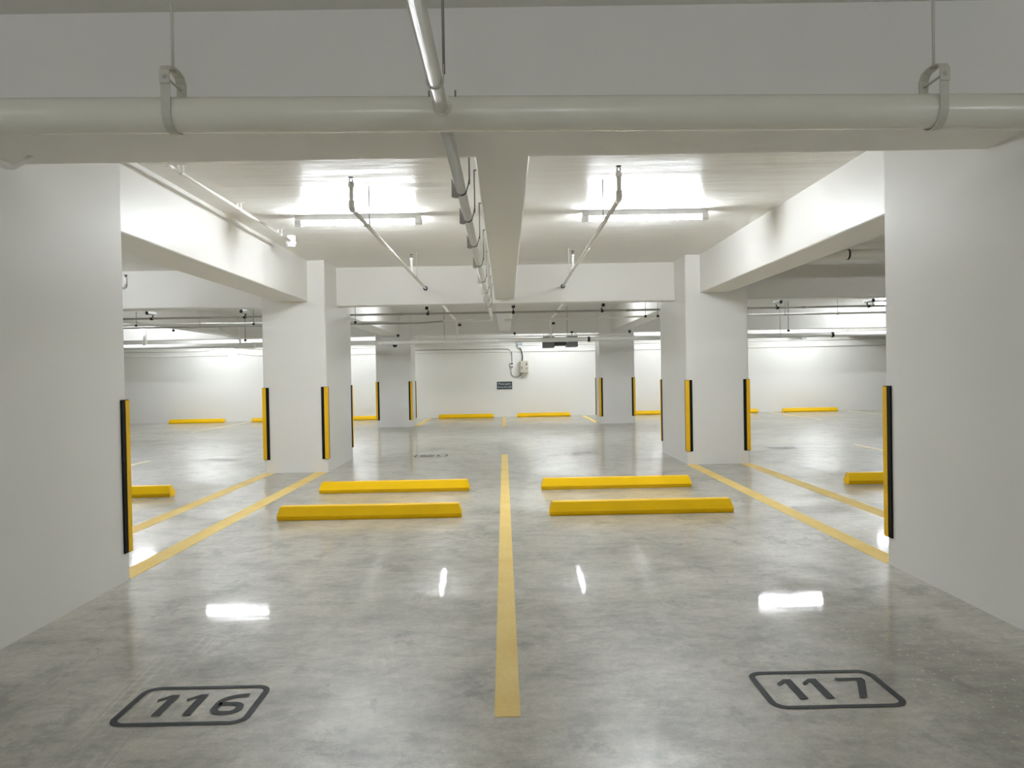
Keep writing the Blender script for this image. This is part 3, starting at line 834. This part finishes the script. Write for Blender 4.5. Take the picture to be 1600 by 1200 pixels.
drop_rod(5.03, L4, 2.335, 'thick white rod to the cross conduit, 117 side bays', 0.013, 'rod_white')
drop_rod(5.97, L4, 2.34, 'thin white rod farther out, 117 side bays', 0.006, 'rod_white', 0.03)

Y3, Z3 = 18.9, 2.195
m3 = empty('far_main_pipe', (0, Y3, Z3), 'thick white main pipe hanging before the far cross beam', 'pipe')
part('pipe', MB().tube([(-SIDE_X + .02, Y3, Z3), (SIDE_X - .02, Y3, Z3)], 0.057, 18), M['white_pipe'], m3)
for x in (-6.2, -3.12, -0.22): part('coupling', MB().ring((x, Y3, Z3), (1, 0, 0), 0.066, 0.05, 18), M['white_pipe'], m3)
for x in (2.08, 8.15): part('gasket', MB().ring((x, Y3, Z3), (1, 0, 0), 0.066, 0.03, 18), M['black'], m3, 'black ring coupling')
b3 = empty('thin_far_pipe', (0, 18.72, 2.285), 'thin pipe lying just above the far main pipe', 'pipe')
part('pipe', MB().tube([(-3.05, 18.72, 2.285), (3.1, 18.72, 2.285)], 0.020, 10), M['white_pipe'], b3)
for x in (-2.62, 0.24, 1.65, 3.07):
    hd = MB().tube([(x, 18.72, 2.285), (x, 18.72, 2.345)], 0.012, 8).tube([(x, 18.72, 2.335), (x, 18.72, 2.385)], 0.034, 10)
    part('sprinkler_head', hd, M['black'], b3, 'small black head')
def far_rod(x, label, r=0.007, mat='bracket'):
    h = empty('drop_rod', (x, Y3, Z3), label, 'hanger rod', HR)
    part('rod', MB().tube([(x, Y3, Z3), (x, Y3, CEIL)], r, 8), M[mat], h)
    part('clamp', MB().ring((x, Y3, Z3), (1, 0, 0), 0.064, 0.02, 16), M['white_pipe'], h)
far_rod(-1.50, 'thin rod holding the far main pipe, 116 side of the lane')
far_rod(1.55, 'thin rod holding the far main pipe, 117 side of the lane')
far_rod(6.85, 'thin rod holding the far main pipe, 117 side bays')
far_rod(-5.9, 'thin rod holding the far main pipe, 116 side bays')
dp = MB().tube(bend([(-8.9, 18.9, Z3), (-8.9, 18.9, 2.76), (-8.9, 17.0, 2.76)], 0.1), 0.05, 12)
whole('drop_pipe', dp, M['white_pipe'], (-8.9, 18.9, Z3), 'white upright pipe rising off the far main pipe, 116 side', 'pipe')
dp2 = MB().tube([(-6.55, 18.9, Z3), (-6.55, 18.9, 2.36), (-7.05, 18.9, 2.62)], 0.028, 10)
whole('drop_pipe', dp2, M['white_pipe'], (-6.55, 18.9, Z3), 'short slanting pipe under the narrow side beam', 'pipe')
for x, z, lab in ((-8.1, 2.60, 'small dark sprinkler cap just below the side conduits, 116 side'), (-6.35, 2.33, 'small dark sprinkler cap beside the slanting pipe'),
                  (6.98, 2.33, 'small dark sprinkler cap above the far main pipe, 117 side')):
    q = MB().tube([(x, 18.7, z - 0.05), (x, 18.7, z)], 0.03, 10).tube([(x, 18.7, z), (x, 18.7, CEIL)], 0.006, 6)
    whole('pendent_sprinkler', q, M['black'], (x, 18.7, z), lab, 'sprinkler')
dm = empty('dome_camera', (-2.83, 19.6, 2.2), 'small dark dome camera under the far main pipe', 'security camera')
part('base', MB().tube([(-2.83, 19.6, 2.215), (-2.83, 19.6, 2.165)], 0.075, 16), M['plastic'], dm)
part('dome', MB().tube([(-2.83, 19.6, 2.165), (-2.83, 19.6, 2.14), (-2.83, 19.6, 2.115), (-2.83, 19.6, 2.10)], 0.06, 16, radii=[0.060, 0.057, 0.040, 0.012]), M['glass'], dm)
part('stem', MB().tube([(-2.83, 19.6, 2.20), (-2.83, 19.6, CEIL)], 0.012, 8), M['white_pipe'], dm)

# ------------------------------------------------------------------ far wall: conduits, control box, sign, fan
WF = WALL_Y
def wall_pipe(path, r, label, mat='white_pipe', rad=0.15):
    return whole('wall_conduit', MB().tube(bend(path, rad), r, 8), M[mat], path[0], label, 'conduit', 'conduits along the far wall')
y = WF - 0.022
wall_pipe([(-8.6, y, 2.185), (-8.0, y, 2.11), (2.0, y, 2.085), (SIDE_X - .02, y, 2.085)], 0.017, 'lowest conduit along the far wall')
wall_pipe([(-SIDE_X + .02, y, 2.13), (-8.9, y, 2.13)], 0.017, 'lowest conduit along the far wall, outer 116 side')
wall_pipe([(-SIDE_X + .02, y, 2.30), (-9.6, y, 2.28), (-9.0, y, 2.40), (-8.3, y, 2.40), (-7.8, y, 2.30), (SIDE_X - .02, y, 2.285)], 0.016, 'middle conduit along the far wall')
wall_pipe([(-SIDE_X + .02, y, 2.40), (-9.8, y, 2.40), (-7.6, y, 2.36), (SIDE_X - .02, y, 2.35)], 0.013, 'top conduit along the far wall')
wall_pipe([(-2.9, y, 2.185), (0.10, y, 2.185), (0.215, y, 2.06), (0.215, y, 1.75)], 0.012, 'thin conduit curving down to the small switch box', 'grey_conduit', 0.14)
sw = empty('switch_box', (0.20, WF, 1.68), 'small white switch box beside the control box', 'switch')
part('body', MB().bbox(0.145, 0.255, WF - 0.07, WF, 1.605, 1.76, 0.01), M['plastic'], sw)
part('knob', MB().tube([(0.21, WF - 0.07, 1.705), (0.21, WF - 0.10, 1.705)], 0.028, 12), M['black'], sw, 'black knob')
part('gland', MB().box(0.165, 0.25, WF - 0.06, WF - 0.005, 1.585, 1.62), M['black'], sw)
wall_pipe([(0.185, y, 1.60), (0.185, y, 1.36), (0.26, y, 1.275), (0.36, y, 1.275), (0.47, y, 1.30), (0.52, y, 1.40)], 0.016, 'thin conduit looping from the switch box to the control box', 'grey_conduit', 0.08)
cb = empty('control_box', (0.60, WF, 1.4), 'beige wall control box with buttons', 'control box')
part('body', MB().bbox(0.465, 0.735, WF - 0.17, WF, 1.395, 1.785, 0.008), M['beige'], cb)
dr = part('door', MB().bbox(0.475, 0.725, WF - 0.182, WF - 0.165, 1.405, 1.775, 0.005), M['beige'], cb)
part('handle', MB().bbox(0.508, 0.530, WF - 0.198, WF - 0.18, 1.53, 1.605, 0.004), M['black'], dr, 'black latch')
for z, m, nm in ((1.735, 'pale_blue', 'pilot_lamp'), (1.69, 'black', 'button'), (1.655, 'green', 'button'), (1.60, 'sign_white', 'pilot_lamp'), (1.545, 'red', 'button')):
    part(nm, MB().tube([(0.672, WF - 0.178, z), (0.672, WF - 0.205, z)], 0.019, 12), M[m], dr, {'red': 'red button', 'green': 'green button', 'black': 'black button', 'pale_blue': 'pale blue lamp', 'sign_white': 'white lamp'}[m])
jb = empty('junction_box', (0.48, WF, 2.33), 'pale blue grey junction box above the control box', 'junction box')
part('body', MB().bbox(0.40, 0.56, WF - 0.10, WF - 0.0, 2.285, 2.40, 0.01), M['pale_blue'], jb)
part('gland', MB().bbox(0.40, 0.50, WF - 0.09, WF - 0.005, 2.21, 2.285, 0.008), M['plastic'], jb)
wall_pipe([(0.475, WF - 0.05, 2.22), (0.53, WF - 0.05, 2.08), (0.555, WF - 0.05, 1.95), (0.55, WF - 0.05, 1.78)], 0.016, 'dark cable hanging from the junction box to the control box', 'black', 0.1)

sg = empty('wall_sign', (-0.04, WF, 1.0), 'slate wall sign with two lines of white lettering', 'sign')
part('board', MB().bbox(-0.285, 0.205, WF - 0.016, WF, 0.885, 1.13, 0.003), M['slate'], sg)
def lettering(text, size, cx, z):
    cu = bpy.data.curves.new('lettering', 'FONT'); cu.body = text; cu.size = size; cu.align_x = 'CENTER'; cu.extrude = 0.001
    t = bpy.data.objects.new('lettering', cu); COL.objects.link(t)
    bpy.context.view_layer.update()
    me = bpy.data.meshes.new_from_object(t.evaluated_get(bpy.context.evaluated_depsgraph_get()))
    bpy.data.objects.remove(t)
    o = origin_of(sg)
    for v in me.vertices:
        x, yv, zz = v.co
        v.co = (cx + x - o.x, WF - 0.0172 - zz - o.y, z + yv - o.z)
    me.materials.clear(); me.materials.append(M['sign_white'])
    ob = bpy.data.objects.new('lettering', me); COL.objects.link(ob); ob.parent = sg
lettering('Please park', 0.085, -0.04, 1.030)
lettering('facing the wall', 0.078, -0.04, 0.935)

fan_y = 22.0
vf = empty('ventilation_fan', (1.58, fan_y, 2.25), 'dark grey ventilation fan of three boxes hanging by the far wall', 'fan')
part('inlet_box', MB().bbox(1.085, 1.415, fan_y - 0.25, fan_y + 0.25, 2.10, 2.42, 0.015), M['fan_grey'], vf)
part('middle_duct', MB().bbox(1.415, 1.75, fan_y - 0.2, fan_y + 0.2, 2.155, 2.40, 0.01), M['fan_dark'], vf)
part('outlet_box', MB().bbox(1.75, 2.085, fan_y - 0.25, fan_y + 0.25, 2.115, 2.42, 0.015), M['fan_grey'], vf)
hr = MB()
for x in (1.12, 2.05):
    for yy in (-0.2, 0.2): hr.tube([(x, fan_y + yy, 2.41), (x, fan_y + yy, CEIL)], 0.008, 6)
part('hanger_rod', hr, M['rod'], vf)

def wall_camera(x, z, label, s):
    r = empty('wall_camera', (x, WF, z), label, 'security camera', 'cameras on the far wall')
    part('mount_box', MB().bbox(x - 0.09, x + 0.09, WF - 0.09, WF, z - 0.06, z + 0.07, 0.01), M['pale_blue'], r)
    a, b = Vector((x + s * 0.13, WF - 0.10, z + 0.01)), Vector((x + s * 0.42, WF - 0.28, z + 0.02))
    part('housing', MB().tube([a, b], 0.045, 14), M['plastic'], r)
    part('lens', MB().tube([a, a - (b - a).normalized() * 0.06], 0.046, 14), M['black'], r)
    part('arm', MB().tube([(x + s * 0.09, WF - 0.04, z - 0.02), (x + s * 0.24, WF - 0.17, z - 0.025)], 0.016, 8), M['black'], r)
wall_camera(-8.60, 2.42, 'wall camera with a grey box, 116 side of the far wall', 1)
wall_camera(9.62, 2.40, 'wall camera with a grey box, 117 side of the far wall', -1)
bpy.context.view_layer.update()
